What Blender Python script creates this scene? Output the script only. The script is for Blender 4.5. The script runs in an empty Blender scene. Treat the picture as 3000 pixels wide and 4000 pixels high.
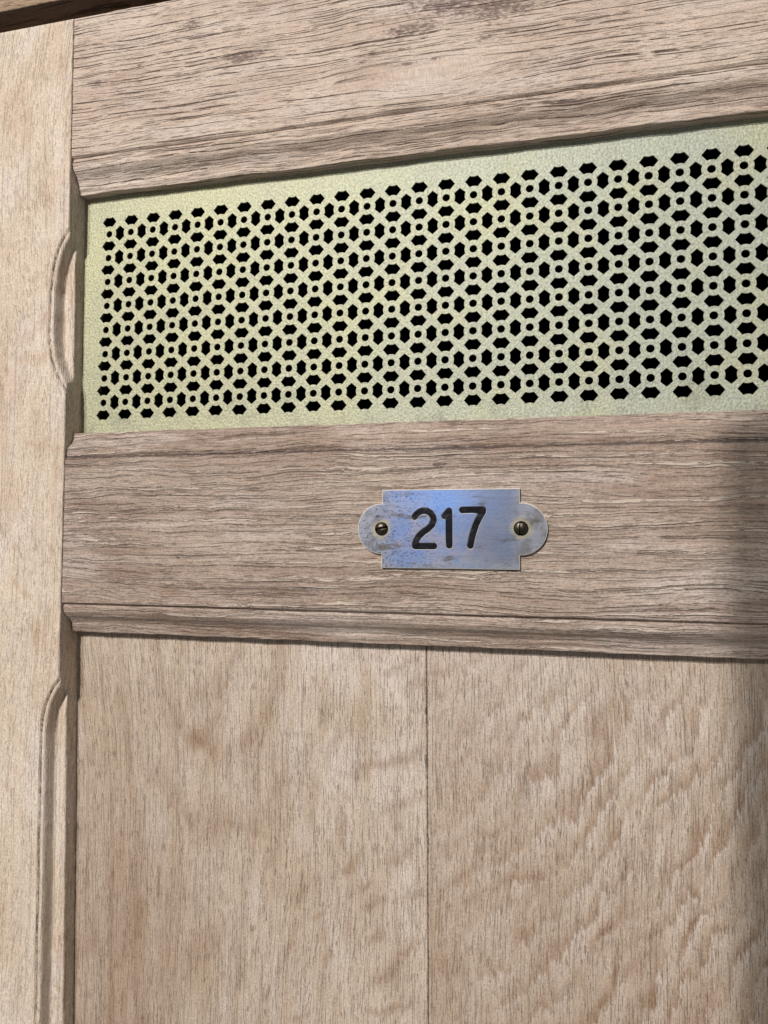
import bpy, math, random
import numpy as np
from mathutils import Vector, Matrix
from mathutils.geometry import delaunay_2d_cdt

S = 0.009            # one grille pitch = 9 mm; everything below is written in pitches
D = 0.93             # how far the door's face stands in front of the grille sheet
CX = 14.5            # the door's middle
sc = bpy.context.scene
COL = sc.collection

# ---------------------------------------------------------------- helpers
def link(name, me, mat=None, parent=None):
    o = bpy.data.objects.new(name, me)
    COL.objects.link(o)
    if mat is not None:
        me.materials.append(mat)
    if parent is not None:
        o.parent = parent
    return o

def thing(name, label, cat, loc=(0, 0, 0)):
    o = bpy.data.objects.new(name, None)
    o.empty_display_size = 0.02
    COL.objects.link(o)
    o['label'] = label
    o['category'] = cat
    return o

def mesh_from(V, F, name='m'):
    me = bpy.data.meshes.new(name)
    me.from_pydata([tuple(v) for v in V], [], F)
    me.update()
    return me

def P(x, row, y):
    """pitches -> metres: x to the right, row downwards, y = height in front of the grille"""
    return (x * S, -y * S, -row * S)

_rng = np.random.RandomState(5)
_perm = _rng.permutation(4096)
_grad = _rng.rand(4096) * 2 * np.pi
def pnoise(x, y, seed=0):
    x = np.asarray(x, float) + seed * 17.31
    y = np.asarray(y, float) + seed * 5.77
    xi = np.floor(x).astype(int); yi = np.floor(y).astype(int)
    xf = x - xi; yf = y - yi
    def g(ix, iy, dx, dy):
        a = _grad[_perm[(_perm[(ix + seed * 71) & 4095] + iy) & 4095]]
        return np.cos(a) * dx + np.sin(a) * dy
    u = xf * xf * xf * (xf * (xf * 6 - 15) + 10)
    v = yf * yf * yf * (yf * (yf * 6 - 15) + 10)
    a = g(xi, yi, xf, yf); b = g(xi + 1, yi, xf - 1, yf)
    c = g(xi, yi + 1, xf, yf - 1); d = g(xi + 1, yi + 1, xf - 1, yf - 1)
    return ((a * (1 - u) + b * u) * (1 - v) + (c * (1 - u) + d * u) * v) * 1.4
def fbm(x, y, seed=0, octaves=3):
    r = 0; a = 1.0; x = np.asarray(x, float); y = np.asarray(y, float)
    for k in range(octaves):
        r = r + a * pnoise(x * 2 ** k, y * 2 ** k, seed + k)
        a *= 0.5
    return r
def smooth(e0, e1, x):
    t = np.clip((x - e0) / (e1 - e0), 0, 1)
    return t * t * (3 - 2 * t)
def blobs(x, row, lst):
    r = np.zeros_like(x)
    for (bx, br, w, h) in lst:
        r = np.maximum(r, np.exp(-(((x - bx) / w) ** 2 + ((row - br) / h) ** 2)))
    return r
def bands(x, row, lst, seed=3, jag=0.16):
    """streaks of figure: (x, row, length, width, angle, strength)"""
    r = np.zeros_like(x)
    # ragged ends: neighbouring fibres reach unequally far
    jr = row + jag * pnoise(x * 9, row * 0.5, seed) + jag * 0.8 * pnoise(x * 3.3, row * 0.7, seed + 4)
    for (bx, br, a, b, ang, k) in lst:
        ln, wd = max(a, b) * 0.75, min(a, b) * 0.62
        t = math.radians(ang)
        dx = x - bx; dr = -(jr - br)
        u = dx * math.cos(t) + dr * math.sin(t)
        v = -dx * math.sin(t) + dr * math.cos(t)
        v = v - 0.12 * u * u / ln
        r = np.maximum(r, k * np.exp(-((u / ln) ** 4 + np.abs(v / wd) ** 2.5)))
    return r

def strip_mesh(name, X, R, Y, grain, extra, mat, parent):
    """closed bar from an (n, m) net of points: n stations along, m points round the section"""
    n, m = X.shape
    co = np.stack([X * S, -Y * S, -R * S], -1).reshape(-1, 3)
    me = bpy.data.meshes.new(name)
    i = np.arange(n - 1)[:, None]; j = np.arange(m)[None, :]; j2 = (j + 1) % m
    q = np.stack([i * m + j, (i + 1) * m + j, (i + 1) * m + j2, i * m + j2], -1).reshape(-1, 4)
    nq = len(q)
    loops = np.concatenate([q.ravel(), np.arange(m), ((n - 1) * m + np.arange(m))[::-1]])
    starts = np.concatenate([np.arange(nq) * 4, [nq * 4, nq * 4 + m]])
    totals = np.concatenate([np.full(nq, 4), [m, m]])
    me.vertices.add(n * m); me.vertices.foreach_set('co', co.ravel())
    me.loops.add(len(loops)); me.loops.foreach_set('vertex_index', loops.astype(np.int32))
    me.polygons.add(nq + 2)
    me.polygons.foreach_set('loop_start', starts.astype(np.int32))
    me.polygons.foreach_set('loop_total', totals.astype(np.int32))
    me.update(calc_edges=True)
    me.validate()
    sm = np.ones(len(me.polygons), bool); sm[-2:] = False
    me.polygons.foreach_set('use_smooth', sm)
    at = me.attributes.new('grain', 'FLOAT_VECTOR', 'POINT')
    at.data.foreach_set('vector', np.stack(grain, -1).reshape(-1, 3).astype(np.float32).ravel())
    for k, a in extra.items():
        t = me.attributes.new(k, 'FLOAT', 'POINT')
        t.data.foreach_set('value', np.broadcast_to(a, X.shape).astype(np.float32).ravel())
    import bmesh
    bm = bmesh.new(); bm.from_mesh(me)
    bmesh.ops.recalc_face_normals(bm, faces=bm.faces)
    bm.to_mesh(me); bm.free()
    return link(name, me, mat, parent)

# ---------------------------------------------------------------- node helper
class NT:
    def __init__(self, name):
        self.m = bpy.data.materials.new(name); self.m.use_nodes = True
        self.t = self.m.node_tree; self.t.nodes.clear()
        self.out = self.t.nodes.new('ShaderNodeOutputMaterial')
        self.b = self.t.nodes.new('ShaderNodeBsdfPrincipled')
        self.t.links.new(self.b.outputs[0], self.out.inputs[0])
    def n(self, typ, **kw):
        nd = self.t.nodes.new(typ)
        for k, v in kw.items(): setattr(nd, k, v)
        return nd
    def put(self, sock, v):
        if isinstance(v, bpy.types.NodeSocket): self.t.links.new(v, sock)
        else: sock.default_value = v
    def math(self, op, a, b=0.0, c=0.0, clamp=False):
        nd = self.n('ShaderNodeMath', operation=op, use_clamp=clamp)
        self.put(nd.inputs[0], a); self.put(nd.inputs[1], b); self.put(nd.inputs[2], c)
        return nd.outputs[0]
    def mul(self, a, b): return self.math('MULTIPLY', a, b)
    def add(self, a, b): return self.math('ADD', a, b)
    def attr(self, name, vec=False):
        nd = self.n('ShaderNodeAttribute', attribute_name=name)
        return nd.outputs['Vector'] if vec else nd.outputs['Fac']
    def vscale(self, v, s, off=(0, 0, 0)):
        nd = self.n('ShaderNodeMapping')
        self.put(nd.inputs['Vector'], v); nd.inputs['Scale'].default_value = s; nd.inputs['Location'].default_value = off
        return nd.outputs[0]
    def noise(self, v, scale=1, detail=2, rough=0.5, dist=0):
        nd = self.n('ShaderNodeTexNoise')
        self.put(nd.inputs['Vector'], v)
        nd.inputs['Scale'].default_value = scale; nd.inputs['Detail'].default_value = detail
        nd.inputs['Roughness'].default_value = rough; nd.inputs['Distortion'].default_value = dist
        return nd.outputs['Fac']
    def ramp(self, x, lo, hi, a=0.0, b=1.0, interp='SMOOTHSTEP'):
        nd = self.n('ShaderNodeMapRange', interpolation_type=interp)
        self.put(nd.inputs['Value'], x)
        nd.inputs['From Min'].default_value = lo; nd.inputs['From Max'].default_value = hi
        nd.inputs['To Min'].default_value = a; nd.inputs['To Max'].default_value = b
        return nd.outputs['Result']
    def mix(self, f, a, b, typ='MIX'):
        nd = self.n('ShaderNodeMix', data_type='RGBA', blend_type=typ, clamp_factor=True)
        self.put(nd.inputs[0], f)
        for s, v in ((nd.inputs[6], a), (nd.inputs[7], b)):
            if isinstance(v, bpy.types.NodeSocket): self.t.links.new(v, s)
            else: s.default_value = (*v, 1) if len(v) == 3 else v
        return nd.outputs[2]
    def bump(self, h, dist, strength=1.0):
        nd = self.n('ShaderNodeBump')
        nd.inputs['Strength'].default_value = strength; nd.inputs['Distance'].default_value = dist
        self.put(nd.inputs['Height'], h)
        self.t.links.new(nd.outputs[0], self.b.inputs['Normal'])

def srgb(r, g, b):
    f = lambda c: (c / 255 / 12.92) if c / 255 <= 0.04045 else ((c / 255 + 0.055) / 1.055) ** 2.4
    return (f(r), f(g), f(b))

def wood(name, base, light, dark, pore, lines=6.0, linek=1.0, dashk=0.5, fibk=0.5, mott=0.35,
         bumpd=0.00035, plen=1.9, linel=0.13, fig=0.0, figc=(150, 105, 70), stainc=(70, 50, 45), ridge=0.0, tone=0.6, cool=0.3):
    N = NT(name)
    G = N.attr('grain', True)
    por = N.attr('por'); stn = N.attr('stn'); hue = N.attr('hue'); lite = N.attr('lite')
    # slow tone changes of the board
    t1 = N.noise(N.vscale(G, (0.16, 0.55, 1)), 1, 3, 0.55, 0.4)
    t2 = N.noise(N.vscale(G, (0.5, 1.6, 1), (7, 3, 0)), 1, 3, 0.6)
    c = N.mix(N.mul(N.ramp(t1, 0.36, 0.66), tone), srgb(*base), srgb(*light))
    c = N.mix(N.mul(N.ramp(t2, 0.48, 0.72), tone * 0.8), c, srgb(*dark))
    # greyish-lilac bloom of the bleached fibres
    t3 = N.noise(N.vscale(G, (0.35, 1.1, 1), (31, 9, 0)), 1, 4, 0.6)
    c = N.mix(N.mul(N.ramp(t3, 0.5, 0.75), cool), c, srgb(205, 193, 192))
    c = N.mix(N.mul(lite, 0.75), c, srgb(212, 200, 192))
    # broken annual lines
    ln = N.noise(N.vscale(G, (linel, lines * 2.3, 1), (3, 11, 0)), 1, 2, 0.5)
    brk = N.ramp(N.noise(N.vscale(G, (0.9, lines * 1.2, 1), (9, 2, 0)), 1, 3, 0.7), 0.42, 0.52)
    line = N.mul(N.mul(N.ramp(ln, 0.56, 0.66), brk), por)
    # short open pores
    p1 = N.noise(N.vscale(G, (plen, 25.0, 1), (1, 1, 0)), 1, 1, 0.6)
    p2 = N.noise(N.vscale(G, (0.7, 3.0, 1), (4, 8, 0)), 1, 2, 0.5)
    dash = N.mul(N.ramp(p1, 0.56, 0.70), N.ramp(p2, 0.35, 0.62, 0.3, 1.0))
    dash = N.mul(dash, N.add(N.mul(por, 0.75), 0.25))
    fib = N.noise(N.vscale(G, (0.8, 19, 1), (2, 6, 0)), 1, 2, 0.65)
    fib2 = N.noise(N.vscale(G, (0.25, 6.5, 1), (8, 6, 0)), 1, 2, 0.6)
    mo = N.noise(N.vscale(G, (13, 17, 1), (3, 3, 0)), 1, 2, 0.75)
    c = N.mix(N.mul(N.ramp(fib2, 0.35, 0.7), fibk * 0.6), c, srgb(*light))
    c = N.mix(N.mul(N.ramp(fib, 0.5, 0.72), fibk), c, srgb(*dark))
    if fig:
        c = N.mix(N.mul(hue, fig), c, srgb(*figc))
    hsv = N.n('ShaderNodeHueSaturation')
    N.put(hsv.inputs['Value'], N.ramp(mo, 0.25, 0.75, 1 - mott * 0.8, 1 + mott * 0.8, 'LINEAR'))
    N.put(hsv.inputs['Color'], c); c = hsv.outputs[0]
    # raised pale ridges
    if ridge:
        rd = N.noise(N.vscale(G, (0.16, lines * 1.25, 1), (13, 1, 0)), 1, 2, 0.6, 0.1)
        rdm = N.mul(N.ramp(rd, 0.54, 0.62), N.ramp(N.noise(N.vscale(G, (1.3, 7, 1), (6, 7, 0)), 1, 3, 0.7), 0.38, 0.48))
        c = N.mix(N.mul(rdm, ridge), c, srgb(*light))
    c = N.mix(N.mul(dash, dashk), c, srgb(*pore))
    c = N.mix(N.mul(line, linek), c, srgb(*pore))
    sn = N.ramp(N.add(stn, N.mul(N.add(N.noise(N.vscale(G, (4, 8, 1)), 1, 4, 0.75), -0.5), 2.6)), 0.45, 1.1)
    c = N.mix(N.mul(N.mul(sn, N.ramp(stn, 0.02, 0.25)), 0.75), c, srgb(*stainc))
    N.put(N.b.inputs['Base Color'], c)
    N.b.inputs['Roughness'].default_value = 0.72
    N.b.inputs['Specular IOR Level'].default_value = 0.25
    h = N.add(N.mul(fib, 0.35), N.mul(mo, 0.30))
    h = N.add(h, N.mul(fib2, 0.5))
    h = N.math('SUBTRACT', h, N.mul(line, min(1.3, linek * 1.6)))
    h = N.math('SUBTRACT', h, N.mul(dash, 0.4))
    if ridge: h = N.add(h, N.mul(rdm, 0.7))
    N.bump(h, bumpd)
    return N.m

# ---------------------------------------------------------------- materials
M_top = wood('top_rail_oak', (184, 163, 146), (207, 190, 174), (158, 135, 119), (84, 60, 50), lines=7.5, linek=0.85,
             dashk=0.35, fibk=0.35, mott=0.3, bumpd=0.00045, stainc=(92, 72, 70), cool=0.3)
M_mid = wood('lock_rail_oak', (146, 124, 109), (204, 188, 173), (126, 104, 91), (80, 60, 52), lines=6.5, linek=0.5,
             dashk=0.35, fibk=0.4, mott=0.4, tone=0.35, bumpd=0.00055, ridge=0.7, stainc=(60, 48, 48), cool=0.12)
M_stile = wood('stile_oak', (199, 181, 160), (214, 200, 184), (178, 157, 135), (146, 120, 98), lines=6.5, linek=0.2,
               dashk=0.4, fibk=0.5, mott=0.35, bumpd=0.0004, plen=2.8, fig=0.55, figc=(176, 138, 108), cool=0.4)
M_panel = wood('panel_oak', (178, 158, 137), (205, 191, 175), (152, 131, 111), (118, 93, 74), lines=9.5, linek=0.26, linel=0.4,
               dashk=0.6, fibk=0.6, mott=0.38, bumpd=0.00035, plen=2.4, fig=0.9, figc=(143, 116, 94), cool=0.35)
M_beam = wood('beam_oak', (152, 126, 102), (180, 156, 132), (122, 96, 76), (80, 60, 45), lines=4, cool=0.0, stainc=(58, 42, 34))  # stain colour serves the shade painted under the head beam

def metal_sheet():
    N = NT('sanded_brass_sheet')
    tc = N.n('ShaderNodeTexCoord').outputs['Object']
    a = N.noise(tc, 1 / S * 11.0, 3, 0.7)
    b = N.noise(tc, 1 / S * 0.35, 3, 0.6)
    d = N.noise(N.vscale(tc, (1, 1, 1), (0.3, 0, 0.2)), 1 / S * 0.8, 4, 0.65)
    x = N.n('ShaderNodeSeparateXYZ'); N.put(x.inputs[0], tc)
    side = N.ramp(x.outputs[0], 2 * S, 22 * S)
    c = N.mix(side, srgb(162, 161, 132), srgb(160, 163, 147))
    c = N.mix(N.mul(N.ramp(b, 0.45, 0.7), 0.5), c, srgb(170, 168, 130))
    # greyer rubbed patches, most of them along the lower edge
    low = N.ramp(x.outputs[2], -9.2 * S, -6.5 * S, 1.0, 0.25)
    c = N.mix(N.mul(N.mul(N.ramp(d, 0.46, 0.72), low), 0.75), c, srgb(122, 122, 108))
    h = N.n('ShaderNodeHueSaturation'); N.put(h.inputs['Value'], N.ramp(a, 0.3, 0.7, 0.6, 1.4, 'LINEAR')); N.put(h.inputs['Color'], c)
    sp = N.ramp(N.noise(tc, 1 / S * 2.2, 2, 0.6), 0.73, 0.78)
    c = N.mix(N.mul(sp, 0.6), h.outputs[0], srgb(90, 92, 80))
    N.put(N.b.inputs['Base Color'], c)
    N.b.inputs['Metallic'].default_value = 0.3
    N.b.inputs['Roughness'].default_value = 0.55
    N.bump(a, 0.0002)
    return N.m
M_sheet = metal_sheet()

def simple(name, col, rough=0.6, metal=0.0, bump=None, var=0.0):
    N = NT(name)
    tc = N.n('ShaderNodeTexCoord').outputs['Object']
    n = N.noise(tc, bump[0] if bump else 300, 3, 0.6)
    c = N.mix(N.mul(N.ramp(n, 0.35, 0.7), var), srgb(*col), srgb(*[int(v * 0.6) for v in col]))
    N.put(N.b.inputs['Base Color'], c)
    N.b.inputs['Roughness'].default_value = rough; N.b.inputs['Metallic'].default_value = metal
    if bump: N.bump(n, bump[1])
    return N.m
M_inside = simple('dark_wood_inside', (34, 24, 20), 0.9, var=0.4)  # dark wood lining, coloured near-black so the vent holes read black
M_paint = simple('black_enamel_fill', (14, 15, 24), 0.3, bump=(300, 0.00012), var=0.4)
M_paint.node_tree.nodes['Principled BSDF'].inputs['Specular IOR Level'].default_value = 0.3
M_screw = simple('bronzed_screw', (74, 68, 58), 0.30, 0.85, bump=(1500, 0.00008), var=0.5)
M_rim = simple('bright_brass_cut', (235, 232, 222), 0.35, 0.3)

def plate_mat():
    N = NT('blued_tarnished_brass')
    tc = N.n('ShaderNodeTexCoord').outputs['Object']
    x = N.n('ShaderNodeSeparateXYZ'); N.put(x.inputs[0], tc)
    px = N.math('DIVIDE', x.outputs[0], S); pz = N.math('DIVIDE', x.outputs[2], -S)     # x in pitches, row
    br = N.noise(N.vscale(tc, (60, 60, 900)), 1, 4, 0.6)           # fine brushing along the plate
    cl = N.noise(tc, 260, 4, 0.6)
    cl2 = N.noise(N.vscale(tc, (1, 1, 1), (0.1, 0.4, 0.2)), 150, 3, 0.6)
    blue = srgb(128, 152, 204); lilac = srgb(158, 160, 186); slate = srgb(122, 128, 146); pale = srgb(172, 178, 188)
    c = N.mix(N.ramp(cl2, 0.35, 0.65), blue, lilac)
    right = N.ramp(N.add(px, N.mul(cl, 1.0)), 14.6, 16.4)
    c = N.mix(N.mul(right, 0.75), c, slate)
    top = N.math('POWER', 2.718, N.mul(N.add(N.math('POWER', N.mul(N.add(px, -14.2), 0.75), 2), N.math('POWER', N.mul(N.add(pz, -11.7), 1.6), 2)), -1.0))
    c = N.mix(N.mul(top, 0.75), c, srgb(128, 170, 240))  # bright blue sheen at top centre, painted into the tarnish colour
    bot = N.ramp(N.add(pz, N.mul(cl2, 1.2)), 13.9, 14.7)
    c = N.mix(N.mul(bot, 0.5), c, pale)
    # lobes: greyer brass with brown breath
    lob = N.math('MAXIMUM', N.ramp(px, 12.6, 11.8), N.ramp(px, 16.2, 17.1))
    c = N.mix(N.mul(lob, 0.8), c, N.mix(N.ramp(cl, 0.4, 0.65), srgb(166, 168, 178), srgb(122, 117, 112)))
    # dark crackle, densest at the left
    ck = N.noise(N.vscale(tc, (1, 1, 1.3)), 1 / S * 9, 3, 0.75)
    left = N.ramp(px, 11.5, 15.5, 1.0, 0.12)
    c = N.mix(N.mul(N.mul(N.ramp(ck, 0.52, 0.64), left), 0.8), c, srgb(62, 60, 74))
    sm = N.noise(N.vscale(tc, (0.55, 1, 1.9), (0.7, 0, 0.1)), 1 / S * 1.7, 3, 0.6)
    c = N.mix(N.mul(N.ramp(sm, 0.58, 0.72), 0.75), c, srgb(92, 84, 70))
    # bright brass worn round each screw
    for cxs, crs in ((11.98, 12.63), (16.78, 12.61)):
        dd = N.math('SQRT', N.add(N.math('POWER', N.add(px, -cxs), 2), N.math('POWER', N.add(pz, -crs), 2)))
        dd = N.add(dd, N.mul(N.add(cl, -0.5), 0.35))
        c = N.mix(N.mul(N.ramp(dd, 0.26, 0.44, 1, 0), 0.75), c, srgb(190, 178, 148))
    c = N.mix(1.0, c, (0.70, 0.71, 0.71), 'MULTIPLY')
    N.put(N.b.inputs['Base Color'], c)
    N.b.inputs['Metallic'].default_value = 0.45
    N.put(N.b.inputs['Roughness'], N.ramp(br, 0.3, 0.7, 0.38, 0.48, 'LINEAR'))
    N.bump(N.add(N.mul(br, 0.25), N.mul(ck, 0.6)), 0.00005)
    return N.m
M_plate = plate_mat()

# ---------------------------------------------------------------- the door
door = thing('wooden_door', 'bleached oak framed door with a pierced pale metal vent between its rails and a two-board lower panel', 'door')

XE_R = [-9, -8.35, 0.0, 8.0, 17.0, 22.0, 26.0, 32.0, 46.0]
XE_X = [-1.41, -1.40, -1.24, -1.07, -0.93, -0.77, -0.65, -0.48, -0.30]
def xe(row): return np.interp(row, XE_R, XE_X)
# width of the moulding cut into the stile: a short stopped length by the vent, a long one by the panel
CUT_R = [0.52, 0.75, 1.11, 1.6, 2.14, 3.19, 4.76, 5.3, 5.82, 6.3, 6.67, 7.0, 7.23]
CUT_W = [0.0, 0.2, 0.43, 0.61, 0.75, 0.86, 0.88, 0.84, 0.75, 0.56, 0.38, 0.16, 0.0]
CUT2_R = [18.43, 18.75, 19.1, 19.45, 20, 20.6, 22, 32, 40, 41, 41.6, 42]
CUT2_W = [0.0, 0.28, 0.5, 0.65, 0.78, 0.84, 0.86, 0.93, 0.93, 0.8, 0.4, 0]
def cut(row):
    return np.interp(row, CUT_R, CUT_W, 0, 0) + np.interp(row, CUT2_R, CUT2_W, 0, 0)
MD = [0.0, 0.012, 0.05, 0.07, 0.20, 0.24, 0.34, 0.42, 0.70, 0.95]
MH = [0.0, 0.15, 0.15, 0.05, 0.06, 0.12, 0.46, 0.50, 0.44, 0.47]

def stile(name, mirror, seed):
    rows = np.arange(-8.35, 47.001, 0.06)
    if mirror: rows = np.arange(-8.35, 47.001, 0.12)
    # distance from the inner edge, coarse to fine
    s = np.concatenate([np.arange(5.2, 1.2, -0.12), np.arange(1.2, 0.0, -0.025), [0.012, 0.0]])
    xe_r = xe(rows)
    R, Sx = np.meshgrid(rows, s, indexing='ij')
    XEr = xe(R)
    wob = 0.012 * pnoise(R * 1.3, R * 0, 11 + seed) + 0.010 * pnoise(R * 5, R * 0, 12 + seed)
    X = XEr - Sx + wob * smooth(0.3, 0.0, Sx)
    W = cut(R)
    d = X - (XEr - W) + 0.015 * pnoise(R * 2.2, R * 0, 20 + seed)
    # measure across the curved end, not straight along
    dn = d.copy()
    rf = np.arange(-8.35, 47, 0.03); xo = xe(rf) - cut(rf)
    for rr0, rr1 in ((0.45, 7.3), (18.3, 42.1)):
        kk = (rf > rr0) & (rf < rr1) & (cut(rf) > 1e-4)
        sel = np.where((rows > rr0) & (rows < rr1))[0]
        for i in sel:
            near_ = kk & (np.abs(rf - rows[i]) < 1.3)
            if near_.any():
                q = np.sqrt((X[i][:, None] - xo[near_][None]) ** 2 + (rows[i] - rf[near_][None]) ** 2).min(1)
                dn[i] = np.where(d[i] > 0, np.minimum(q, d[i]), -q)
    dn = dn + 0.010 * pnoise(R * 1.2, X * 4, 20 + seed)
    H = np.interp(dn, MD, MH) * (W > 0.001)
    wear = smooth(0.02, 0.2, H)
    H = H + wear * (0.016 * fbm(R * 0.35, X * 7, 31 + seed, 2) + 0.006 * pnoise(R * 1.1, X * 14, 37 + seed))
    Yf = D - H + 0.005 * pnoise(R * 0.6, X * 7, 41 + seed) * smooth(0.05, 0.3, Sx)
    # eased arris
    Yf = Yf - 0.03 * smooth(0.03, 0.0, Sx)
    Yf = Yf - 0.05 * smooth(-8.25, -8.35, R)
    # the wall down to the sheet, hacked rather than planed
    k = 12
    Rw = np.repeat(rows[:, None], k, 1)
    tw = np.linspace(0.06, 1, k)[None, :]
    ytop = Yf[:, -1:]
    Yw = ytop * (1 - tw) + (-0.14) * tw
    Xw = X[:, -1:] + 0.07 * np.sin(tw * math.pi * 0.5) * 1.0 + 0.020 * fbm(Rw * 1.0, Yw * 6, 51 + seed) * np.sin(tw * 3.0) + 0.022 * pnoise(Rw * 2.6, Yw * 5, 57 + seed) * np.sin(tw * 3.0)
    # back
    Xb = np.stack([X[:, -1] + 0.07, X[:, 0]], 1); Yb = np.full_like(Xb, -1.35); Yb[:, :] = -1.35
    Rb = np.repeat(rows[:, None], 2, 1)
    Xa = np.concatenate([X, Xw, Xb], 1); Ya = np.concatenate([Yf, Yw, Yb], 1); Ra = np.concatenate([R, Rw, Rb], 1)
    # grain runs down; it leans a little at the top
    lean = 0.16 * (Ra + 8.0) * smooth(6, -8, Ra)
    v = Xa + lean * 0.9 + 0.25 * fbm(Ra * 0.07, Xa * 0.3, 61 + seed, 2) - 0.8 * (Ya - D) * 1.0
    u = Ra
    SF = [(-2.53, 4.54, 1.2, 0.3, 50, 0.5), (-2.19, 5.78, 0.6, 0.35, 5, 0.7), (-3.06, 5.83, 0.5, 0.3, 10, 0.6), (-2.2, 7.98, 0.4, 0.2, 10, 0.4), (-2.02, 9.38, 1.3, 0.2, -12, 0.6), (-3.4, 4.89, 0.5, 0.25, 30, 0.3), (-2.78, 15.09, 1.3, 0.2, -45, 0.7), (-2.03, 16.43, 0.5, 0.35, -35, 0.5), (-2.07, 16.72, 0.4, 0.3, -20, 0.5), (-2.37, 21.22, 0.9, 0.25, -60, 0.4), (-2.66, 22.18, 0.6, 0.3, -30, 0.4), (-2.91, 22.91, 0.5, 0.3, -20, 0.4)]
    hue = bands(Xa, Ra, SF) * 0.9 + 0.35 * smooth(0.1, 0.5, fbm(Ra * 0.25 - Xa * 0.35, Xa * 0.5 + Ra * 0.1, 71 + seed))
    lite = 0.5 * smooth(0.0, 0.6, fbm(Ra * 0.15, Xa * 0.6, 77 + seed))
    dirt = np.concatenate([1.1 * np.exp(-((dn - 0.03) / 0.035) ** 2) * (W > 0.02), 0.10 + 0.2 * pnoise(Rw * 0.7, Yw * 3, 66), np.zeros_like(Xb)], 1)
    if mirror: Xa = 2 * CX - Xa
    return strip_mesh('stile', Xa, Ra, Ya, (u, v, np.full_like(v, seed * 3.3)), dict(por=1.0, stn=dirt, hue=hue, lite=lite), M_stile, door)
stile('stile', False, 1)
stile('stile', True, 2)

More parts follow.
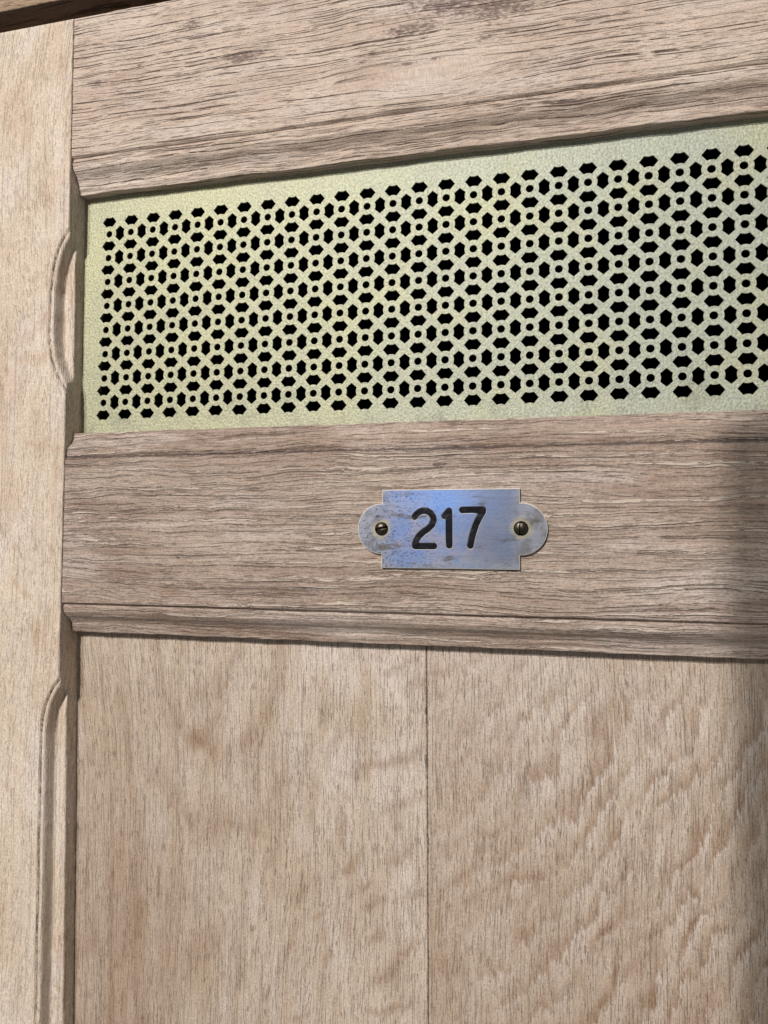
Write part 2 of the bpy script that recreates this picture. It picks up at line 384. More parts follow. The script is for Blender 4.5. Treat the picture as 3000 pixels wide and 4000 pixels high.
RT = [0.0, 0.02, 0.05, 0.09, 0.14, 0.34, 0.46, 0.56, 0.70, 0.80, 1.0]
RHn = [0.0, 0.20, 0.24, 0.23, 0.14, 0.20, 0.40, 0.66, 0.86, 0.90, 1.0]
def rail(r0, r1, mt, mb, mat, seed, warp, stains, face=D - 0.035, wear=1.0, dirt=(0.9, 0.45)):
    """mt / mb: (width, drop) of the moulding along the top / bottom edge, or None"""
    step = 0.035
    pr = []          # (row, depth, tag) from upper back round the front to the lower back
    back = -1.35
    def prof(t, drop): return drop * np.interp(t, RT, RHn)
    if mt:
        w, dr = mt
        y_e = face - prof(1.0, dr)
        for y in np.linspace(-0.3, y_e - 0.02, 8): pr.append((r0, y, 2))
        for t in np.arange(1.0, 0.0, -0.03): pr.append((r0 + w * (1 - t), face - prof(t, dr), 1))
        rs = r0 + w
    else:
        for y in np.linspace(-0.3, face - 0.03, 6): pr.append((r0, y, 2))
        pr.append((r0 + 0.02, face - 0.005, 0)); rs = r0 + 0.04
    re = r1 - (mb[0] if mb else 0.04)
    for r in np.arange(rs, re, step): pr.append((r, face, 0))
    if mb:
        w, dr = mb
        for t in np.arange(0.0, 1.0001, 0.025): pr.append((re + w * t, face - prof(t, dr), 1))
        y_e = face - prof(1.0, dr)
        for y in np.linspace(y_e - 0.02, -0.3, 8): pr.append((r1, y, 2))
    else:
        pr.append((r1 - 0.02, face - 0.005, 0))
        for y in np.linspace(face - 0.03, -0.3, 6): pr.append((r1, y, 2))
    pr.append((r1, back, 3)); pr.append((r0, back, 3))
    pr = np.array(pr)
    L = np.linspace(0, 1, 360)
    T, K = np.meshgrid(L, np.arange(len(pr)), indexing='ij')
    R = pr[K, 0]; Y = pr[K, 1]; G = pr[K, 2]
    drop = np.clip(face - Y, 0, 0.6)
    x0 = xe(R) + 0.035 + 0.16 * drop + 0.010 * pnoise(R * 3, R * 0, seed + 90)
    x1 = 2 * CX - xe(R) - 0.035 - 0.16 * drop
    X = x0 + (x1 - x0) * T
    # weathering: long furrows, strongest on the moulding
    am = np.where(G == 1, 0.026 * wear, np.where(G == 0, 0.007 * wear, 0.012))
    fur = fbm(X * 0.45, R * 5.5 + Y * 5, seed, 3)
    chip = np.maximum(0, pnoise(X * 0.8, R * 11 + Y * 8, seed + 6) - 0.25)
    Yn = Y + np.where(G < 3, am * fur - am * 1.6 * chip, 0)
    Yn = Yn + np.where(G == 1, 0.016 * wear * np.minimum(0, fbm(X * 0.7, R * 9 + Y * 6, seed + 60, 2)), 0)
    edge = np.where(G >= 1, 1.0, 0.0) * np.where(G == 3, 0.0, 1.0)
    sgn = np.where(R < (r0 + r1) / 2, 1.0, -1.0)
    near = np.where(sgn > 0, smooth((mt[0] if mt else 0.1), 0, R - r0), smooth((mb[0] if mb else 0.1), 0, r1 - R))
    Rn = R + near * (0.020 * fbm(X * 0.35, X * 0, seed + 15, 3) + 0.010 * pnoise(X * 2.2, X * 0, seed + 18)) * edge * wear
    por, v = warp(X, R)
    arc = np.concatenate([[0], np.cumsum(np.hypot(np.diff(pr[:, 0]), np.diff(pr[:, 1])))])
    off = arc - pr[:, 0]
    mid_i = int(np.argmin(np.abs(pr[:, 0] - (r0 + r1) / 2) + 10 * (pr[:, 2] != 0)))
    v = v + (off - off[mid_i])[K]
    stn = blobs(X, R, stains)
    if r0 > 0: stn = np.maximum(stn, 0.42 * np.exp(-((X - 1.5) / 3.5) ** 2 - ((R - 12.8) / 2.2) ** 2))
    grv = np.zeros_like(X)
    for g, on in ((r0 + (mt[0] if mt else 0), mt), (r1 - (mb[0] if mb else 0), mb)):
        if on: grv = np.maximum(grv, np.exp(-((R - g - (0.03 if g > (r0 + r1) / 2 else -0.03)) / 0.07) ** 2) * ((dirt[1] if g > (r0 + r1) / 2 else dirt[0]) + 0.5 * pnoise(X * 0.3, X * 0, seed + 23)))
    stn = np.maximum(stn, grv)
    lite = 0.45 * smooth(0.1, 0.7, fbm(X * 0.12, R * 0.6, seed + 30))
    return strip_mesh('rail', X, Rn, Yn, (X, v, np.full_like(v, seed * 1.7)), dict(por=por, stn=stn, hue=0.0, lite=lite), mat, door)

def warp_top(X, R):
    # the growth lines part round a smooth almond-shaped eye
    ge = np.exp(-((X - 13.3) / 3.6) ** 2)
    rc = -3.75
    e = np.exp(-((R - rc) / 0.75) ** 2)
    v = R + 0.85 * ge * (rc - R) * e * 1.05 + 0.55 * ge * np.where(R < rc, 1, 0.4) * smooth(0.2, 2.2, np.abs(R - rc)) * np.sign(R - rc) * -0.2
    v = v + 0.10 * fbm(X * 0.22, R * 0.5, 101) - 0.012 * (X - 10) * smooth(-2, -7, R)
    eye = np.exp(-(((X - 13.4) / 3.0) ** 4 + ((R - rc) / 0.62) ** 4))
    return 1 - 0.95 * eye, v
def warp_mid(X, R):
    v = R + 0.055 * (X + 1) * np.exp(-np.maximum(X, 0) / 16) * smooth(15, 10, R) + 0.16 * fbm(X * 0.16, R * 0.4, 131)
    v = v + 0.05 * pnoise(X * 1.1, R * 1.0, 133) * smooth(14, 0, X) + 0.018 * pnoise(X * 2.6, R * 1.5, 135)
    return 0.75 + 0.25 * pnoise(X * 0.2, R * 0.7, 134), v
def warp_low(X, R):
    return 1.0, R + 0.15 * fbm(X * 0.15, R * 0.4, 151)

TS = [(15.2, -6.6, 2.0, 0.55), (12.8, -5.5, 1.6, 0.35), (13.65, -6.12, 0.5, 0.25), (14.66, -5.77, 0.6, 0.2), (13.38, -5.35, 0.35, 0.12), (15.43, -4.72, 0.35, 0.16), (13.32, -5.05, 0.2, 0.1), (11.76, -5.9, 0.15, 0.12), (11.02, -4.55, 0.2, 0.1), (11.37, -4.81, 0.25, 0.15), (12.71, -4.19, 0.5, 0.1), (13.78, -4.22, 0.4, 0.08), (9.53, -4.37, 0.25, 0.08), (6.97, -5.59, 0.2, 0.1), (14.01, -3.53, 0.05, 0.05), (1.72, -5.8, 0.25, 0.15), (-0.22, -5.45, 0.7, 0.15), (6.14, -5.47, 1.2, 0.3), (4.0, -7.14, 0.6, 0.3), (16.0, -5.8, 2.0, 0.7), (14.5, -6.3, 2.6, 0.8)]
MS = [(3.68, 11.35, 0.12, 0.06), (4.05, 11.81, 0.08, 0.08), (7.41, 12.37, 0.12, 0.05), (10.06, 12.1, 0.15, 0.07), (3.91, 13.22, 0.2, 0.08), (4.03, 13.72, 0.15, 0.1), (10.44, 11.83, 0.1, 0.06), (11.11, 12.22, 0.15, 0.1), (13.98, 10.39, 0.4, 0.12), (2.89, 12.0, 0.1, 0.06), (10.52, 15.36, 0.05, 0.05)]
rail(-8.35, -1.08, None, (1.40, 0.50), M_top, 3, warp_top, TS, wear=1.5, dirt=(0, 0.4))
rail(8.80, 16.68, (1.05, 0.42), (1.17, 0.60), M_mid, 5, warp_mid, MS, wear=1.0, dirt=(1.3, 0.35))
rail(42.5, 47.0, (1.1, 0.45), None, M_mid, 7, warp_low, [])

FIG = [(12.43, 17.55, 1.1, 0.28, 28, 0.7), (13.11, 18.08, 0.9, 0.28, 25, 0.7), (10.7, 17.1, 0.9, 0.3, 45, 0.4), (10.04, 20.34, 0.9, 0.3, 55, 0.5), (12.24, 20.83, 1.9, 0.3, 17, 0.9), (10.99, 21.31, 0.6, 0.5, 70, 0.8), (12.7, 22.24, 1.0, 0.3, 20, 0.6), (10.39, 23.53, 0.3, 0.9, 85, 0.9), (9.31, 22.16, 0.3, 1.0, 85, 0.7), (12.72, 23.72, 0.6, 0.3, 50, 0.5), (9.33, 22.09, 0.25, 0.5, 90, 0.6), (9.2, 22.96, 0.2, 0.5, 85, 0.7), (10.39, 23.34, 0.4, 0.35, 80, 1.0), (10.67, 24.72, 0.55, 0.25, 55, 1.0), (11.2, 25.35, 0.6, 0.18, 35, 0.8), (11.5, 25.93, 0.5, 0.2, 40, 0.9), (9.49, 26.46, 0.4, 0.15, 45, 0.7), (9.73, 27.13, 0.6, 0.2, 50, 0.6), (11.74, 26.93, 0.6, 0.25, 48, 1.0), (9.89, 27.8, 0.6, 0.2, 75, 0.9), (12.58, 24.09, 0.8, 0.35, 48, 0.9), (13.09, 25.4, 0.7, 0.2, 25, 0.7), (12.75, 27.34, 0.7, 0.22, 42, 1.0), (12.19, 28.1, 0.9, 0.35, 48, 1.0), (12.27, 29.36, 1.3, 0.2, 22, 0.9), (8.87, 30.1, 0.8, 0.12, 25, 0.6), (8.86, 25.62, 0.25, 0.9, 80, 0.7), (8.51, 27.43, 0.9, 0.2, 75, 0.6), (8.22, 28.24, 0.8, 0.2, 60, 0.5), (7.62, 29.52, 0.8, 0.2, 55, 0.5), (12.48, 22.38, 1.0, 0.3, 22, 0.6), (6.61, 23.79, 1.2, 0.25, -15, 0.4), (4.3, 23.57, 0.5, 0.3, -40, 0.5), (5.78, 26.27, 0.4, 0.4, 80, 0.4)]
FIG2 = [(16.09, 17.98, 1.4, 0.3, 42, 0.5), (14.72, 20.54, 1.4, 0.3, 40, 0.7), (15.89, 19.51, 0.8, 0.25, 60, 0.6), (13.83, 17.78, 0.8, 0.3, 20, 0.5), (16.0, 21.12, 1.3, 0.3, 42, 0.6), (16.78, 20.23, 1.0, 0.25, 55, 0.5), (14.14, 23.58, 1.2, 0.3, 25, 0.7), (15.74, 23.31, 1.5, 0.3, 40, 0.7), (16.88, 21.35, 1.4, 0.3, 50, 0.6), (13.89, 19.27, 0.4, 0.3, 30, 0.4), (13.93, 23.88, 0.7, 0.35, 30, 0.7), (14.84, 24.46, 1.0, 0.25, 42, 0.9), (15.33, 25.14, 0.9, 0.3, 38, 0.9), (14.17, 27.68, 0.9, 0.5, 5, 0.6), (16.0, 23.06, 1.0, 0.3, 40, 0.6), (15.94, 24.67, 0.9, 0.3, 35, 0.7), (20.0, 23.93, 0.25, 1.5, 72, 0.8), (19.65, 25.45, 0.3, 1.3, 60, 0.8), (19.31, 26.27, 0.5, 0.3, 50, 0.8), (20.36, 26.66, 1.3, 0.3, 42, 0.9), (19.4, 27.91, 1.1, 0.25, 62, 0.8), (20.73, 27.71, 0.8, 0.4, 45, 0.9), (21.35, 21.98, 0.9, 0.3, 50, 0.7), (19.91, 22.86, 0.3, 0.7, 70, 0.6), (21.34, 23.54, 0.3, 1.2, 75, 0.7), (22.18, 22.97, 0.3, 1.2, 75, 0.6), (20.98, 26.0, 0.4, 1.3, 65, 0.6), (22.16, 24.94, 0.25, 1.3, 80, 0.6), (22.4, 27.7, 0.6, 1.0, 80, 0.8), (17.07, 24.92, 1.0, 0.3, 40, 0.6), (17.83, 25.43, 0.7, 0.25, 40, 0.6), (16.82, 26.21, 0.7, 0.3, 30, 0.5), (18.69, 21.33, 0.4, 0.9, 65, 0.4), (23.16, 24.76, 0.3, 1.3, 70, 0.5)]

def board(x0f, x1f, seed, figs, right):
    rows = np.arange(16.2, 43.2, 0.06)
    nx = 400
    T, R = np.meshgrid(np.linspace(0, 1, nx), rows)
    X = x0f(R) + (x1f(R) - x0f(R)) * T
    base = -0.08
    dist = np.minimum(T * (x1f(R) - x0f(R)), (1 - T) * (x1f(R) - x0f(R)))
    Y = base + 0.006 * fbm(X * 3, R * 0.3, seed) - 0.03 * smooth(0.03, 0, dist)
    if right:
        # ripple figure: slanting bands, steeper to the right, soft above and torn by the fibres below
        jr = R + 0.40 * pnoise(X * 10.0, R * 0.35, seed + 5) + 0.35 * pnoise(X * 4.0, R * 0.4, seed + 6)
        dx = X - 13.5
        ph = (jr + 0.75 * dx + 0.055 * dx * dx + 1.3 * fbm(X * 0.35, R * 0.3, seed + 2, 3)) / 1.65
        fr = ph - np.floor(ph)
        wave = 2.0 * fr ** 1.3 * smooth(1.0, 0.93, fr) - 0.75
        amp = 0.35 + 0.65 * smooth(13.5, 19.0, X) * smooth(16.5, 19.5, R)
        amp = amp * (0.42 + 0.70 * smooth(-0.35, 0.35, fbm(X * 0.7, R * 0.6, seed + 9)))
        hue = bands(X, R, figs, seed) * 0.42 + 0.12 + 0.18 * smooth(21, 29, R) + 0.50 * amp * smooth(-0.1, 0.9, wave)
        lite = 0.72 * amp * smooth(0.1, 0.9, -wave) + 0.5 * np.exp(-((X - 16.5) / 4.0) ** 2) * smooth(27, 17, R)
    else:
        # nested rings of the cathedral figure at the upper left
        rr = 14.0 + 8.0 * np.tanh((R - 14.0) / 8.0)
        rv = np.sqrt((X - 4.4) ** 2 + ((rr - 13.0) / 2.9) ** 2) + 0.12 * fbm(X * 0.5, R * 0.2, seed + 13)
        rings = smooth(0.0, 0.5, pnoise(rv * 5.5, rv * 0, seed + 14)) * smooth(10.5, 7.0, X)
        jr = R + 0.16 * pnoise(X * 13.0, R * 0.35, seed + 5)
        eg = np.sqrt(((X - 5.1 - 0.08 * (R - 17)) / 2.8) ** 2 + ((jr - 16.4) / 4.7) ** 2) + 0.11 * fbm(X * 0.7, R * 0.4, seed + 31, 2)
        arcs = np.exp(-((eg - 1.0) / 0.11) ** 2) * (0.16 + 0.40 * smooth(19.0, 21.0, R)) * (0.7 + 0.9 * pnoise(X * 0.8, R * 0.8, seed + 40)) + 0.22 * np.exp(-((eg - 1.55) / 0.10) ** 2) * smooth(19, 22, R)
        hue = bands(X, R, figs, seed) * 0.62 + arcs + 0.25 * rings + 0.22 * smooth(0.15, 0.6, fbm(X * 0.5 + 0.3 * R, R * 0.22, seed + 3)) * smooth(6.0, 0.5, np.abs(X - 3.5)) + 0.30 * smooth(20, 27, R) * smooth(8, 2, X) + 0.12 * smooth(9, 3, X)
        wave = fbm(X * 0.5, R * 0.25, seed + 7)
        lite = 0.85 * smooth(-0.3, 0.6, wave) * np.exp(-((X - 10.8) / 3.3) ** 2) * smooth(31, 19, R) + 0.2 * smooth(0.1, 0.6, fbm(X * 0.7, R * 0.15, seed + 8))
    # grain: swings in towards the lower edge at the left, straight further right
    v = X + 0.22 * fbm(X * 0.15, R * 0.08, seed + 20, 2)
    if not right:
        v = v - 1.5 * np.tanh((R - 16) / 6.5) * np.exp(-((X + 1.0) / 4.5) ** 2)
    a = np.concatenate
    e = np.ones((len(rows), 1))
    Xa = a([X, X[:, -1:], X[:, :1]], 1); Ra = a([R, R[:, -1:], R[:, :1]], 1)
    Ya = a([Y, e * (base - 0.8), e * (base - 0.8)], 1)
    va = a([v, v[:, -1:], v[:, :1]], 1)
    ex = lambda q: a([q, q[:, -1:], q[:, :1]], 1)
    st = ex(0.8 * np.exp(-(dist / 0.05) ** 2) * (np.abs(X - 13.5) < 1) + blobs(X, R, [(13.38, 19.0, 0.05, 0.12), (13.40, 20.8, 0.04, 0.3)]))
    return strip_mesh('panel_board', Xa, Ra, Ya, (Ra, va, np.full_like(va, seed * 2.1)), dict(por=1.0, stn=st, hue=ex(hue), lite=ex(lite)), M_panel, door)
seam = lambda R: np.interp(R, [16, 21, 29.5, 44], [13.38, 13.46, 13.57, 13.75])
board(lambda R: R * 0 - 1.3, lambda R: seam(R) - 0.008, 200, FIG, False)
board(lambda R: seam(R) + 0.008, lambda R: R * 0 + 30.4, 230, FIG2, True)

# ---------------------------------------------------------------- pierced sheet
def build_sheet():
    ncol, nrow = 30, 9
    verts = []; loops = []
    def loop(pts):
        b = len(verts); verts.extend(pts); loops.append(list(range(b, b + len(pts))))
    x0, x1, r0, r1 = -1.6, 30.6, -1.5, 9.6
    loop([(x0, r0), (x1, r0), (x1, r1), (x0, r1)])
    holes = []
    ring = 0.322; cx = 0.142; tip = 0.320
    cy = 0.5 - math.sqrt(ring ** 2 - cx ** 2)
    a0 = math.asin(cx / ring)
    rnd = random.Random(4)
    def eye(swap):
        pts = [(-tip, 0.0)]
        for k in range(7):
            a = -a0 + 2 * a0 * k / 6
            pts.append((ring * math.sin(a), -0.5 + ring * math.cos(a)))
        pts.append((tip, 0.0))
        for k in range(7):
            a = a0 - 2 * a0 * k / 6
            pts.append((ring * math.sin(a), 0.5 - ring * math.cos(a)))
        return [(y, x) for x, y in pts] if swap else pts
    E0 = eye(False); E1 = eye(True)[::-1]
    for i in range(ncol):
        for j in range(nrow):
            jx, jy = rnd.uniform(-.008, .008), rnd.uniform(-.008, .008)
            holes.append([(i + x + jx, j + y + jy) for x, y in E0])
            if j < nrow - 1:
                holes.append([(i + 0.140 * math.cos(2 * math.pi * k / 20), j + 0.5 + 0.140 * math.sin(2 * math.pi * k / 20)) for k in range(20)])
                if i < ncol - 1:
                    holes.append([(i + 0.5 + x + jy, j + 0.5 + y + jx) for x, y in E1])
    for h in holes: loop(h)
    V, Ed, F, ov, oe, of = delaunay_2d_cdt([Vector(v) for v in verts], [], loops, 0, 1e-7)
    # triangles lying in a hole carry that hole's face id as well as the sheet's
    keep = [f for f, o in zip(F, of) if len(o) == 1 and o[0] == 0]
    th = 0.07
    n = len(V)
    # outline edges of the kept area get walls
    cnt = {}
    for f in keep:
        for a, b in zip(f, f[1:] + f[:1]):
            cnt[(a, b)] = 1
    vv = [P(v.x, v.y, 0.0) for v in V] + [P(v.x, v.y, -th) for v in V]
    ff = [tuple(f) for f in keep] + [tuple(i + n for i in f[::-1]) for f in keep]
    for (a, b) in cnt:
        if (b, a) not in cnt: ff.append((b, a, a + n, b + n))
    me = mesh_from(vv, ff, 'grille')
    import bmesh
    bm = bmesh.new(); bm.from_mesh(me); bmesh.ops.recalc_face_normals(bm, faces=bm.faces)
    bm.to_mesh(me); bm.free()
    print('sheet faces', len(ff), 'holes', len(holes))
    return link('vent_grille', me, M_sheet, door)
build_sheet()

# ---------------------------------------------------------------- number plate
plate = thing('number_plate', 'blued tarnished brass plate with rounded lobes, engraved 217 in black, screwed to the rail', 'number plate')
FRONT = D - 0.035
yb = FRONT + 0.012; yt = FRONT + 0.12
TWO = [(13.15, 12.22), (13.22, 12.13), (13.32, 12.05), (13.45, 12.01), (13.59, 12.02), (13.72, 12.1), (13.80, 12.22), (13.82, 12.34), (13.76, 12.50), (13.63, 12.63), (13.46, 12.74), (13.31, 12.88), (13.22, 13.03), (13.18, 13.16), (13.18, 13.23), (13.4, 13.23), (13.84, 13.225)]
ONE = [(14.2, 12.2), (14.35, 12.02), (14.36, 12.16), (14.37, 13.2)]
SEVEN = [(14.81, 11.99), (15.1, 11.985), (15.51, 11.98), (15.50, 12.06), (15.38, 12.27), (15.27, 12.5), (15.19, 12.75), (15.13, 12.98), (15.09, 13.2)]
HW = 0.126
def seg_dist(p, a, b):
    ax, ay = a; bx, by = b
    dx, dy = bx - ax, by - ay
    t = max(0, min(1, ((p[0] - ax) * dx + (p[1] - ay) * dy) / (dx * dx + dy * dy + 1e-12)))
    qx, qy = ax + t * dx, ay + t * dy
    return math.hypot(p[0] - qx, p[1] - qy), (qx, qy)
def stroke(p, pts):
    return min((seg_dist(p, a, b) for a, b in zip(pts, pts[1:])), key=lambda z: z[0])
def capsule(a, b, hw, n=12):
    an = math.atan2(b[1] - a[1], b[0] - a[0])
    out = []
    for k in range(n + 1):
        t = an + math.pi / 2 + math.pi * k / n; out.append((a[0] + hw * math.cos(t), a[1] + hw * math.sin(t)))
    for k in range(n + 1):
        t = an - math.pi / 2 + math.pi * k / n; out.append((b[0] + hw * math.cos(t), b[1] + hw * math.sin(t)))
    return out
def plate_outline():
    L, R_, T, B = 11.99, 16.74, 11.27, 13.99
    mid = 12.63; rr = 0.88
    pts = [(L, T), (R_, T), (R_, mid - rr)]
    for k in range(1, 24):
        a = -math.pi / 2 + math.pi * k / 24
        pts.append((R_ + 0.04 + (rr - 0.01) * math.cos(a), mid + rr * math.sin(a)))
    pts += [(R_, mid + rr), (R_, B), (L, B), (L, mid + rr)]
    for k in range(1, 24):
        a = math.pi / 2 + math.pi * k / 24
        pts.append((L - 0.02 + (rr - 0.03) * math.cos(a), mid + rr * math.sin(a)))
    pts.append((L, mid - rr))
    return pts
def inset(pts, d):
    out = []; n = len(pts)
    for i in range(n):
        a, b, c = pts[i - 1], pts[i], pts[(i + 1) % n]
        n1 = Vector((-(b[1] - a[1]), b[0] - a[0])).normalized(); n2 = Vector((-(c[1] - b[1]), c[0] - b[0])).normalized()
        m = (n1 + n2); m = m / max(0.4, m.length_squared / 2) if m.length > 1e-6 else n1
        out.append((b[0] + m.x * d, b[1] + m.y * d))
    return out
def build_plate():
    O = plate_outline(); I = inset(O, 0.022)
    verts = list(I); loops = [list(range(len(I)))]
    digs = [TWO, ONE, SEVEN]
    for pts in digs:
        for a, b in zip(pts, pts[1:]):
            c = capsule(a, b, HW); s = len(verts); verts += c; loops.append(list(range(s, s + len(c))))
    V, Ed, F, ov, oe, of = delaunay_2d_cdt([Vector(v) for v in verts], [], loops, 1, 1e-6)
    kinds = []
    for f in F:
        c = ((V[f[0]].x + V[f[1]].x + V[f[2]].x) / 3, (V[f[0]].y + V[f[1]].y + V[f[2]].y) / 3)
        kinds.append(next((k for k, pts in enumerate(digs) if stroke(c, pts)[0] < HW), -1))
    n = len(V)
    top = [f for f, k in zip(F, kinds) if k < 0]
    vv = [P(v.x, v.y, yt) for v in V]; ff = [tuple(f) for f in top]; rim = []
    he = set((a, b) for f in top for a, b in zip(f, f[1:] + f[:1]))
    low = {}
    def lower(i):
        if i not in low:
            p = (V[i].x, V[i].y); d_, q = min((stroke(p, pts) for pts in digs), key=lambda z: z[0])
            k = 1 - 0.22
            low[i] = len(vv); vv.append(P(q[0] + (p[0] - q[0]) * k, q[1] + (p[1] - q[1]) * k, yt - 0.06))
        return low[i]
    isn = {}
    for (a, b) in he:
        if (b, a) in he: continue
        pa = (V[a].x, V[a].y); pb = (V[b].x, V[b].y)
        if min(stroke(pa, p)[0] for p in digs) < HW * 1.05 and min(stroke(pb, p)[0] for p in digs) < HW * 1.05:
            rim.append(len(ff)); ff.append((b, a, lower(a), lower(b)))
    # outer bevel, sides and back
    ib = len(vv); vv += [P(x, r, yt) for x, r in I]
    ob = len(vv); vv += [P(x, r, yt - 0.022) for x, r in O]
    bb = len(vv); vv += [P(x, r, yb) for x, r in O]
    m = len(O)
    for i in range(m):
        j = (i + 1) % m
        rim.append(len(ff)); ff.append((ib + i, ib + j, ob + j, ob + i))
        rim.append(len(ff)); ff.append((ob + i, ob + j, bb + j, bb + i))
    ff.append(tuple(bb + i for i in range(m)))
    me = mesh_from(vv, ff, 'plate')
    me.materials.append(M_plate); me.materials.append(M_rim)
    for i in rim: me.polygons[i].material_index = 1
    import bmesh
    bm = bmesh.new(); bm.from_mesh(me)
    bmesh.ops.remove_doubles(bm, verts=bm.verts, dist=1e-7)
    bmesh.ops.recalc_face_normals(bm, faces=bm.faces)
    bm.to_mesh(me); bm.free()
    o = bpy.data.objects.new('plate', me); COL.objects.link(o); o.parent = plate
    # enamel in the engraving, sunk a little and lumpy
    for k in range(3):
        tri = [f for f, kk in zip(F, kinds) if kk == k]
        ids = sorted(set(i for f in tri for i in f)); mp = {a: b for b, a in enumerate(ids)}
        nn = len(ids)
        vt = []
        for i in ids:
            p = (V[i].x, V[i].y); d_, q = stroke(p, digs[k]); s = 0.93
            x, r = q[0] + (p[0] - q[0]) * s, q[1] + (p[1] - q[1]) * s
            vt.append(P(x, r, yt - 0.038 + 0.010 * float(pnoise(x * 4, r * 4, 9))))
        vt += [P(V[i].x, V[i].y, yt - 0.075) for i in ids]
        fs = [tuple(mp[i] for i in f) for f in tri] + [tuple(mp[i] + nn for i in f[::-1]) for f in tri]
        h = set((a, b) for f in tri for a, b in zip(f, f[1:] + f[:1]))
        fs += [(mp[b], mp[a], mp[a] + nn, mp[b] + nn) for a, b in h if (b, a) not in h]
        me = mesh_from(vt, fs, 'digit')
        d = link('digit', me, M_paint, plate)
        d['label'] = 'black enamel-filled figure ' + '217'[k]
build_plate()

def screw(cx, cr, rad, ang):
    """domed slotted head"""
    n = 40; rings = [1.0, 0.97, 0.85, 0.7, 0.55, 0.4, 0.25, 0.1]
    t = math.radians(ang)
    N_ = 44
    g = np.linspace(-1, 1, N_)
    vv = []; ff = []; idx = {}
    hw = 0.2
    for i, gy in enumerate(g):
        for j, gx in enumerate(g):
            # square grid pressed onto the disc
            x = gx * math.sqrt(1 - gy * gy / 2); y = gy * math.sqrt(1 - gx * gx / 2)
            r2 = min(1, x * x + y * y)
            h = 0.11 * math.sqrt(max(0, 1 - r2 * 0.97))
            s = abs(-x * math.sin(t) + y * math.cos(t))
            if s < hw: h = h - 0.08 * min(1, (hw - s) / 0.05) if r2 < 0.999 else h
            vv.append(P(cx + rad * x, cr - rad * y, yt + max(0.0, h)))
    for i in range(N_ - 1):
        for j in range(N_ - 1):
            a = i * N_ + j; ff.append((a, a + 1, a + N_ + 1, a + N_))
    me = mesh_from(vv, ff, 'screw')
    border = [j for j in range(N_)] + [i * N_ + N_ - 1 for i in range(1, N_)] + [(N_ - 1) * N_ + j for j in range(N_ - 2, -1, -1)] + [i * N_ for i in range(N_ - 2, 0, -1)]
    import bmesh
    bm = bmesh.new(); bm.from_mesh(me); bm.verts.ensure_lookup_table()
    bl = [bm.verts[i] for i in border]
    lo = [bm.verts.new((v.co.x, -(yt - 0.02) * S, v.co.z)) for v in bl]
    for i in range(len(bl)):
        j = (i + 1) % len(bl); bm.faces.new((bl[i], bl[j], lo[j], lo[i]))
    bm.faces.new(lo)
    bmesh.ops.recalc_face_normals(bm, faces=bm.faces)
    for f in bm.faces: f.smooth = True
    bm.to_mesh(me); bm.free()
    o = link('screw', me, M_screw, plate)
    return o
s1 = screw(11.98, 12.63, 0.235, 14); s1['label'] = 'dark screw with a nearly level slot'
s2 = screw(16.78, 12.61, 0.245, 86); s2['label'] = 'dark screw with an upright slot'

# ---------------------------------------------------------------- cabinet round the door
def box(name, x0, x1, r0, r1, y0, y1, mat, parent, along='x', seed=0, seg=60, under_shade=False):
    """a beam with a slightly uneven eased section; along = grain direction"""
    e = 0.05
    if along == 'x':
        sec = [(r0 + e, y1), (r1 - e, y1), (r1, y1 - e), (r1, y0), (r0, y0), (r0, y1 - e)]
        pts = []
        for a, b in zip(sec, sec[1:] + sec[:1]):
            k = max(1, int(math.hypot(b[0] - a[0], b[1] - a[1]) / 0.3))
            pts += [(a[0] + (b[0] - a[0]) * q / k, a[1] + (b[1] - a[1]) * q / k) for q in range(k)]
        pts = np.array(pts)
        T, K = np.meshgrid(np.linspace(0, 1, seg), np.arange(len(pts)), indexing='ij')
        X = x0 + (x1 - x0) * T; R = pts[K, 0]; Y = pts[K, 1]
        v = R + Y + 0.2 * fbm(X * 0.1, R * 0.3, seed); u = X
    else:
        sec = [(x0 + e, y1), (x1 - e, y1), (x1, y1 - e), (x1, y0), (x0, y0), (x0, y1 - e)]
        pts = []
        for a, b in zip(sec, sec[1:] + sec[:1]):
            k = max(1, int(math.hypot(b[0] - a[0], b[1] - a[1]) / 0.5))
            pts += [(a[0] + (b[0] - a[0]) * q / k, a[1] + (b[1] - a[1]) * q / k) for q in range(k)]
        pts = np.array(pts)
        T, K = np.meshgrid(np.linspace(0, 1, seg), np.arange(len(pts)), indexing='ij')
        R = r0 + (r1 - r0) * T; X = pts[K, 0]; Y = pts[K, 1]
        v = X + Y + 0.2 * fbm(R * 0.1, X * 0.3, seed); u = R
    Yn = Y + 0.008 * fbm(X * 0.5, R * 3, seed + 3)
    return strip_mesh(name, X, R, Yn, (u, v, np.full_like(v, seed * 1.3)), dict(por=1.0, stn=np.where((R > r1 - 0.04) & (Y < y1 + 1), 2.5, 0.0) if under_shade else 0.0, hue=0.0, lite=0.0), mat, parent)  # the stain mask paints shade onto the beam's underside

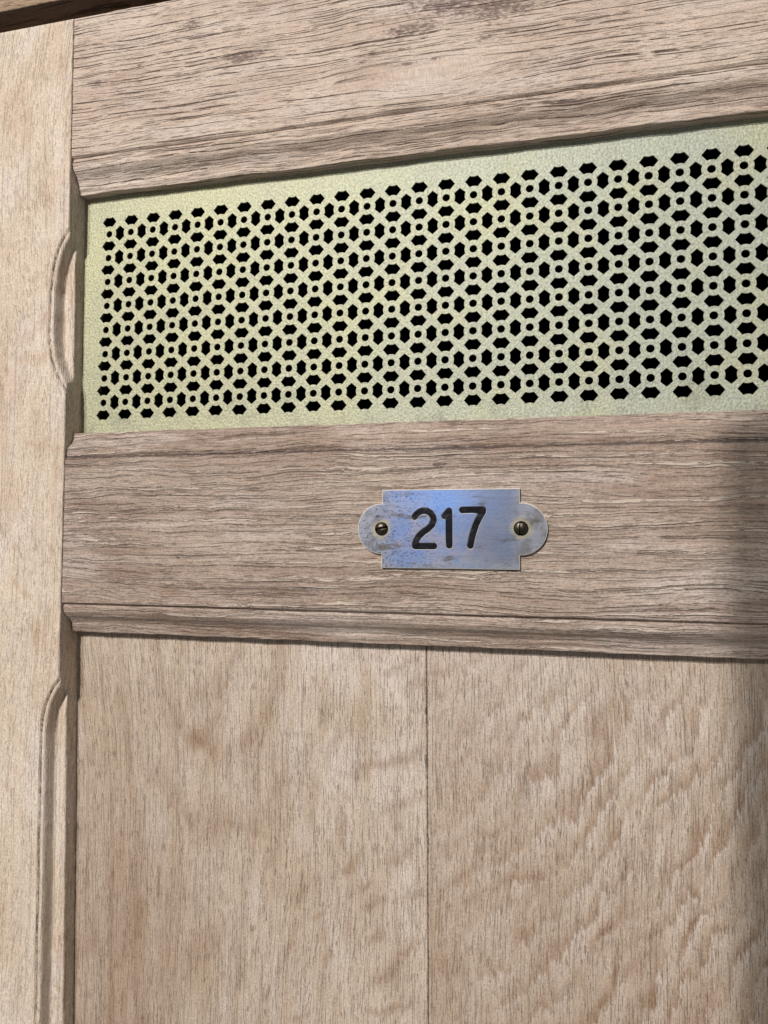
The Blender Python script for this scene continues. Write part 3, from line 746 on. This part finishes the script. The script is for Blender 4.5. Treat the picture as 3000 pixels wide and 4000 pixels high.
cab = thing('locker_cabinet', 'brown oak cabinet frame whose head beam runs across above the pale door', 'cabinet')
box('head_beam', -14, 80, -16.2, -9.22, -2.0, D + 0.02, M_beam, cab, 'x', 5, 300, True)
box('post', 30.0 + 4.8, 37.0, -9.2, 50, -2.0, D - 0.1, M_beam, cab, 'z', 6)
box('post', -10, -6.75, -9.2, 50, -2.0, D - 0.1, M_beam, cab, 'z', 7)
def inner():
    bx = [(-6.8, 35.0, -9.2, 50.0, -32.0, -2.0)]
    x0, x1, r0, r1, y0, y1 = bx[0]
    vv = [P(x, r, y) for y in (y0, y1) for (x, r) in ((x0, r0), (x1, r0), (x1, r1), (x0, r1))]
    ff = [(0, 1, 2, 3), (0, 4, 5, 1), (1, 5, 6, 2), (2, 6, 7, 3), (3, 7, 4, 0)]
    t = 0.8
    n = len(vv)
    vv += [P(x, r, y) for y in (y0 - t, y1) for (x, r) in ((x0 - t, r0 - t), (x1 + t, r0 - t), (x1 + t, r1 + t), (x0 - t, r1 + t))]
    ff += [tuple(i + n for i in f[::-1]) for f in ff]
    ff += [(4, 4 + n, 5 + n, 5), (5, 5 + n, 6 + n, 6), (6, 6 + n, 7 + n, 7), (7, 7 + n, 4 + n, 4)]
    return link('lining', mesh_from(vv, ff, 'lining'), M_inside, cab)
inner()

# an unseen door added behind the photographer, to keep one lamp off the right of our door
od = thing('added_shade_door', 'unseen brown oak framed door added behind the photographer to shade the pale door', 'door')
BX0, BX1, BT, BY = -6.9, 44.0, -48.0, 90.0
box('stile', BX0, BX0 + 6, BT, 60, BY, BY + 2.4, M_beam, od, 'z', 21, 30)
box('stile', BX1 - 6, BX1, BT, 60, BY, BY + 2.4, M_beam, od, 'z', 22, 30)
for r0_, r1_, sd in ((BT, BT + 7, 23), (0, 7, 24), (53, 60, 25)):
    box('rail', BX0 + 6.02, BX1 - 6.02, r0_, r1_, BY + 0.05, BY + 2.35, M_beam, od, 'x', sd, 30)
for r0_, r1_, sd in ((BT + 7, 0, 26), (7, 53, 27)):
    box('panel_board', BX0 + 6.03, BX1 - 6.03, r0_ + 0.01, r1_ - 0.01, BY + 0.8, BY + 1.5, M_beam, od, 'z', sd, 30)

# ---------------------------------------------------------------- camera
Rm = [[0.968066810426002, -0.011938295726573364, 0.2504079224920082], [-0.0040312186463396914, 0.9979949983931141, 0.06316432900421787], [-0.2506599286440578, -0.06215673959815263, 0.9660777090351864]]
tv = np.array([-11.279018297976647, -11.908394752218223, 31.350773305237123])
Rm = np.array(Rm); Cc = -Rm.T @ tv
cv = lambda v: Vector((v[0], v[2], -v[1]))
right, up, back = cv(Rm[0]), -cv(Rm[1]), -cv(Rm[2])
cam = bpy.data.cameras.new('camera'); co = bpy.data.objects.new('camera', cam); COL.objects.link(co)
M = Matrix.Identity(4)
for i in range(3):
    M[i][0] = right[i]; M[i][1] = up[i]; M[i][2] = back[i]
loc = cv(Cc) * S
M[0][3], M[1][3], M[2][3] = loc
co.matrix_world = M
cam.sensor_fit = 'HORIZONTAL'; cam.sensor_width = 36.0; cam.lens = 36.0 * 2978.1 / 3000.0
cam.clip_start = 0.005; cam.clip_end = 50
sc.camera = co

# ---------------------------------------------------------------- light
def lamp(name, x, row, y, tx, tr, size, watts, col):
    l = bpy.data.lights.new(name, 'AREA'); l.shape = 'DISK'; l.size = size; l.energy = watts; l.color = col
    o = bpy.data.objects.new(name, l); COL.objects.link(o)
    o.location = P(x, row, y)
    d = Vector(P(tx, tr, 0)) - o.location
    o.rotation_euler = d.to_track_quat('-Z', 'Y').to_euler()
    return o
# two small ceiling spots, up in front and to the left
def spot(name, x, row, y, tx, tr, radius, watts, cone, col):
    l = bpy.data.lights.new(name, 'SPOT'); l.shadow_soft_size = radius; l.energy = watts; l.color = col
    l.spot_size = math.radians(cone); l.spot_blend = 1.0
    o = bpy.data.objects.new(name, l); COL.objects.link(o)
    o.location = P(x, row, y)
    o.rotation_euler = (Vector(P(tx, tr, 0)) - o.location).to_track_quat('-Z', 'Y').to_euler()
spot('spotlight', -64, -156, 260, 10, 7, 0.011, 290.0, 24.0, (1.0, 0.96, 0.93))
lamp('lamp', -74, -92, 200, 12, 8, 0.018, 17.0, (1.0, 0.97, 0.95))
w = bpy.data.worlds.new('World'); sc.world = w; w.use_nodes = True
bg = w.node_tree.nodes['Background']
bg.inputs[0].default_value = (0.90, 0.94, 0.95, 1); bg.inputs[1].default_value = 0.23

sc.view_settings.view_transform = 'Standard'; sc.view_settings.look = 'None'
sc.view_settings.exposure = 0.0; sc.view_settings.gamma = 1.0; sc.view_settings.use_curve_mapping = False
sc.render.resolution_x = 768; sc.render.resolution_y = 1024
sc.render.engine = 'CYCLES'
